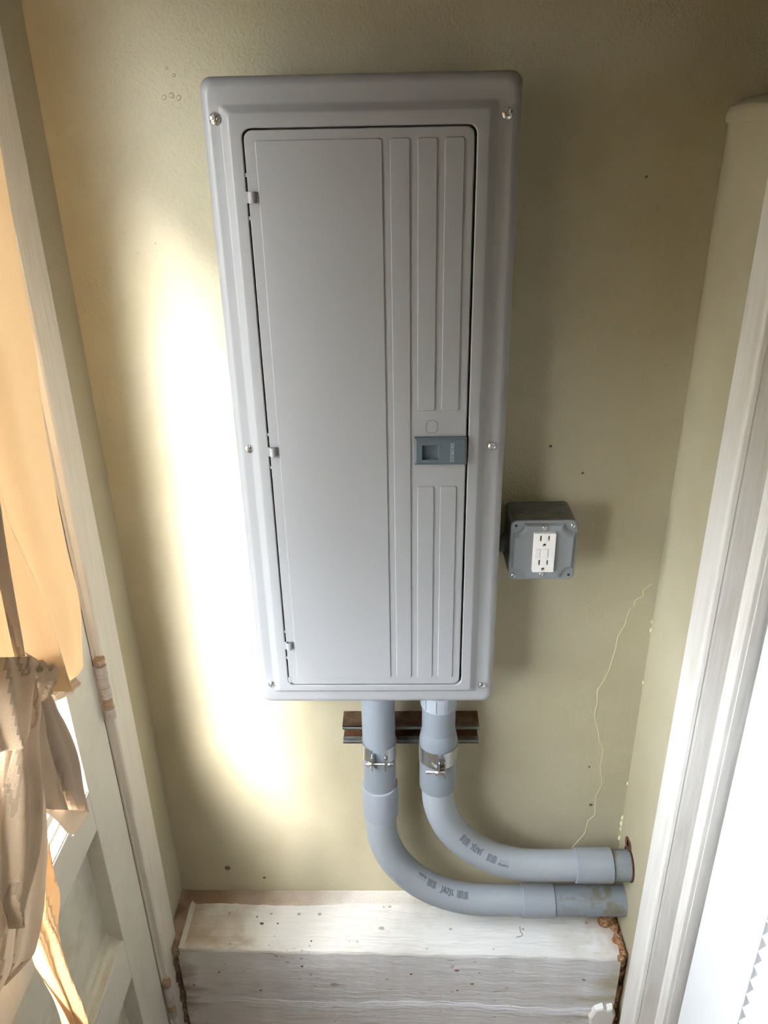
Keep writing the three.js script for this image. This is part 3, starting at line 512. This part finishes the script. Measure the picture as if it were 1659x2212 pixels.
// ------------------------------------------------------------------ curtain knotted up over the door glass
{
  const C = thing('curtain', 'tan cotton curtain knotted up in front of the left door glass', 'curtain');
  // sheet between two edge lines given as [z, y, x]; folds push it towards or away from the room
  const spline = pts => new THREE.CatmullRomCurve3(pts.map(([z, y, x]) => new THREE.Vector3(x ?? -0.385, y, z)), false, 'centripetal');
  function sheet(name, edgeA, edgeB, fold, nu = 40, nv = 60, mat = M.clothDense) {
    const a = spline(edgeA), b = spline(edgeB), pos = [], idx = [];
    for (let j = 0; j <= nv; j++) { const pa = a.getPoint(j / nv), pb = b.getPoint(j / nv); for (let i = 0; i <= nu; i++) { const t = i / nu, p = pa.clone().lerp(pb, t), f = fold(t, j / nv); pos.push(p.x + f[0], p.y + (f[1] ?? 0), p.z + (f[2] ?? 0)); } }
    for (let j = 0; j < nv; j++) for (let i = 0; i < nu; i++) { const q = j * (nu + 1) + i, r = q + nu + 1; idx.push(q, r, r + 1, q, r + 1, q + 1); }
    const g = new THREE.BufferGeometry(); g.setAttribute('position', new THREE.Float32BufferAttribute(pos, 3)); g.setIndex(idx); g.computeVertexNormals();
    return part(name, g, mat, C);
  }
  const { sin, cos, PI, pow, abs, max, min } = Math;
  // hanging panel; its free edge turns back towards the glass
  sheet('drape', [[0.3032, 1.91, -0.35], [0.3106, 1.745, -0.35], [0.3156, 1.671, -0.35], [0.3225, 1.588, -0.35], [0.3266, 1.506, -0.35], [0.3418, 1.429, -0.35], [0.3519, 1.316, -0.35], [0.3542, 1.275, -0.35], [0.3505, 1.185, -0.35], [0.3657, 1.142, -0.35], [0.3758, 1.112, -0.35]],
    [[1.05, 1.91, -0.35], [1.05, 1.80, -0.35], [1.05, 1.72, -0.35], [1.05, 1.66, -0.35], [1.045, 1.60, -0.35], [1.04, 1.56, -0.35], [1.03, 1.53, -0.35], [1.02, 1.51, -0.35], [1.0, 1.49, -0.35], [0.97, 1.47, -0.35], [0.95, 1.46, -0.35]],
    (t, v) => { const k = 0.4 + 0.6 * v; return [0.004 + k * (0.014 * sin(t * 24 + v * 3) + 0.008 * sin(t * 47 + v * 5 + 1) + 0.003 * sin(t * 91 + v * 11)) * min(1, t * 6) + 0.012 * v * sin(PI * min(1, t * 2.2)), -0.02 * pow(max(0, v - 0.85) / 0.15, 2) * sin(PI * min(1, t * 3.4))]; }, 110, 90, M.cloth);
  // lower fold, tails and strip hanging from the knot, then the tie pulled down over the panel
  sheet('lower_fold', [[0.5261, 1.243, -0.328], [0.4925, 1.204, -0.3315], [0.4591, 1.162, -0.335], [0.4361, 1.135, -0.3385], [0.4041, 1.119, -0.342]],
    [[0.531, 1.218, -0.33], [0.5069, 1.186, -0.3333], [0.4809, 1.155, -0.3365], [0.4713, 1.137, -0.3397], [0.4202, 1.107, -0.343]],
    (t, v) => [0.005 * sin(t * PI) + 0.002 * sin(t * 9 + v * 4)], 24, 40);
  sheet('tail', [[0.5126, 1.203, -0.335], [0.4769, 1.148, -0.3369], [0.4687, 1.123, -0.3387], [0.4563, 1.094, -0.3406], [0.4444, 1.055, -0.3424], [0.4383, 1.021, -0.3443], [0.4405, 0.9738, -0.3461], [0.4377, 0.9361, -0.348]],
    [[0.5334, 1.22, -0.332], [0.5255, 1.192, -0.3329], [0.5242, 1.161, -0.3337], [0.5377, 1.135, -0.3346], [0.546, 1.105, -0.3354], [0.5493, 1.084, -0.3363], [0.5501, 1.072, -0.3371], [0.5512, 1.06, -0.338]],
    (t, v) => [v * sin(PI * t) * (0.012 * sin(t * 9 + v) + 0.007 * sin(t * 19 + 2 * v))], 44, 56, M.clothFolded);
  sheet('tail_corner', [[0.4412, 0.9429, -0.346], [0.4646, 0.9452, -0.346], [0.4917, 0.9549, -0.346]],
    [[0.5494, 1.058, -0.339], [0.5269, 1.02, -0.339], [0.5105, 0.9806, -0.339]],
    (t) => [0.005 * sin(PI * t)], 16, 16);
  sheet('tail', [[0.5423, 1.225, -0.324], [0.5383, 1.187, -0.3214], [0.5615, 1.169, -0.3189], [0.5682, 1.138, -0.3186], [0.5736, 1.105, -0.3194], [0.6002, 1.059, -0.3207], [0.6396, 1.034, -0.3229], [0.6575, 1.02, -0.325]],
    [[0.5527, 1.233, -0.322], [0.5721, 1.215, -0.3177], [0.5965, 1.199, -0.3134], [0.6129, 1.18, -0.3131], [0.6262, 1.156, -0.3149], [0.6547, 1.106, -0.3169], [0.6732, 1.077, -0.3194], [0.675, 1.038, -0.322]],
    (t, v) => [0.011 * sin(PI * t) + 0.004 * sin(t * 13 + v * 7)], 36, 70);
  sheet('tail', [[0.5423, 1.247, -0.322], [0.5463, 1.227, -0.322], [0.5663, 1.205, -0.322], [0.5824, 1.189, -0.322], [0.5952, 1.191, -0.322]],
    [[0.6027, 1.289, -0.318], [0.6139, 1.273, -0.318], [0.624, 1.252, -0.318], [0.6317, 1.23, -0.318], [0.6324, 1.207, -0.318]],
    (t, v) => [0.022 * sin(PI * t) + 0.005 * sin(t * 17 + 4 * v)], 40, 40);
  sheet('tail', [[0.5711, 1.169, -0.332], [0.5595, 1.092, -0.3331], [0.5784, 1.032, -0.3343], [0.5976, 1.004, -0.3354], [0.614, 0.9796, -0.3366], [0.6396, 0.9568, -0.3377], [0.6486, 0.9546, -0.3389], [0.6805, 0.9671, -0.34]],
    [[0.6075, 1.209, -0.326], [0.6276, 1.182, -0.326], [0.6524, 1.139, -0.326], [0.6755, 1.099, -0.326], [0.6938, 1.068, -0.326], [0.7081, 1.043, -0.326], [0.7149, 1.032, -0.326], [0.7256, 1.017, -0.326]],
    (t, v) => [0.010 * sin(t * 11 + 2 * v) + 0.005 * sin(t * 25 + v * 4)], 44, 70);
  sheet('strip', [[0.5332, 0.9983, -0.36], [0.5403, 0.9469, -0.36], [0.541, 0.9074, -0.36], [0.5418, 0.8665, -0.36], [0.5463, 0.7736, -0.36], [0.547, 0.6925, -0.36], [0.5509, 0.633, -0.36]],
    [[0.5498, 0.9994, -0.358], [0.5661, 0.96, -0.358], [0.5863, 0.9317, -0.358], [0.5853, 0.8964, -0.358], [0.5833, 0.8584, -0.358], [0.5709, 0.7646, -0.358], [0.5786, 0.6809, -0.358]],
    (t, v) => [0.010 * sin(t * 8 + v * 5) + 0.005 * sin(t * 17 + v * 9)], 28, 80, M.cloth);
  sheet('tie', [[0.4735, 1.654, -0.322], [0.4955, 1.514, -0.322], [0.5097, 1.411, -0.322], [0.5182, 1.363, -0.322], [0.5267, 1.309, -0.322], [0.5356, 1.252, -0.322], [0.5436, 1.233, -0.322]],
    [[0.4903, 1.652, -0.322], [0.5177, 1.508, -0.322], [0.5311, 1.406, -0.322], [0.5405, 1.36, -0.322], [0.5459, 1.31, -0.322], [0.5499, 1.251, -0.322], [0.5485, 1.236, -0.322]],
    (t) => [0.006 * sin(PI * t)], 12, 30);
  // knot: a bulge of wrapped cloth with creases
  {
    const g = new THREE.SphereGeometry(1, 48, 36), p = g.attributes.position;
    for (let i = 0; i < p.count; i++) { const x = p.getX(i), y = p.getY(i), z = p.getZ(i), c = 1 + 0.07 * sin(9 * y + 5 * z) + 0.05 * sin(14 * z - 6 * y + 3 * x); p.setXYZ(i, x * 0.02 * c, y * 0.028 * c, z * 0.028 * c); }
    g.computeVertexNormals(); part('knot', g.rotateX(0.5).translate(-0.338, 1.188, 0.49), M.clothDense, C);
  }
  part('curtain_rod', [cyl(0.006, 0.81, 'z', [-0.35, 1.91, 0.675], 16), bx(XL - 0.0005, -0.345, 1.905, 1.915, 0.275, 0.28), bx(XL - 0.0005, -0.345, 1.905, 1.915, 1.065, 1.07)], M.zinc, C);
}
scene.traverse(o => { if (o.isMesh) { o.castShadow = o.receiveShadow = true; } });
renderer.render(scene, camera);
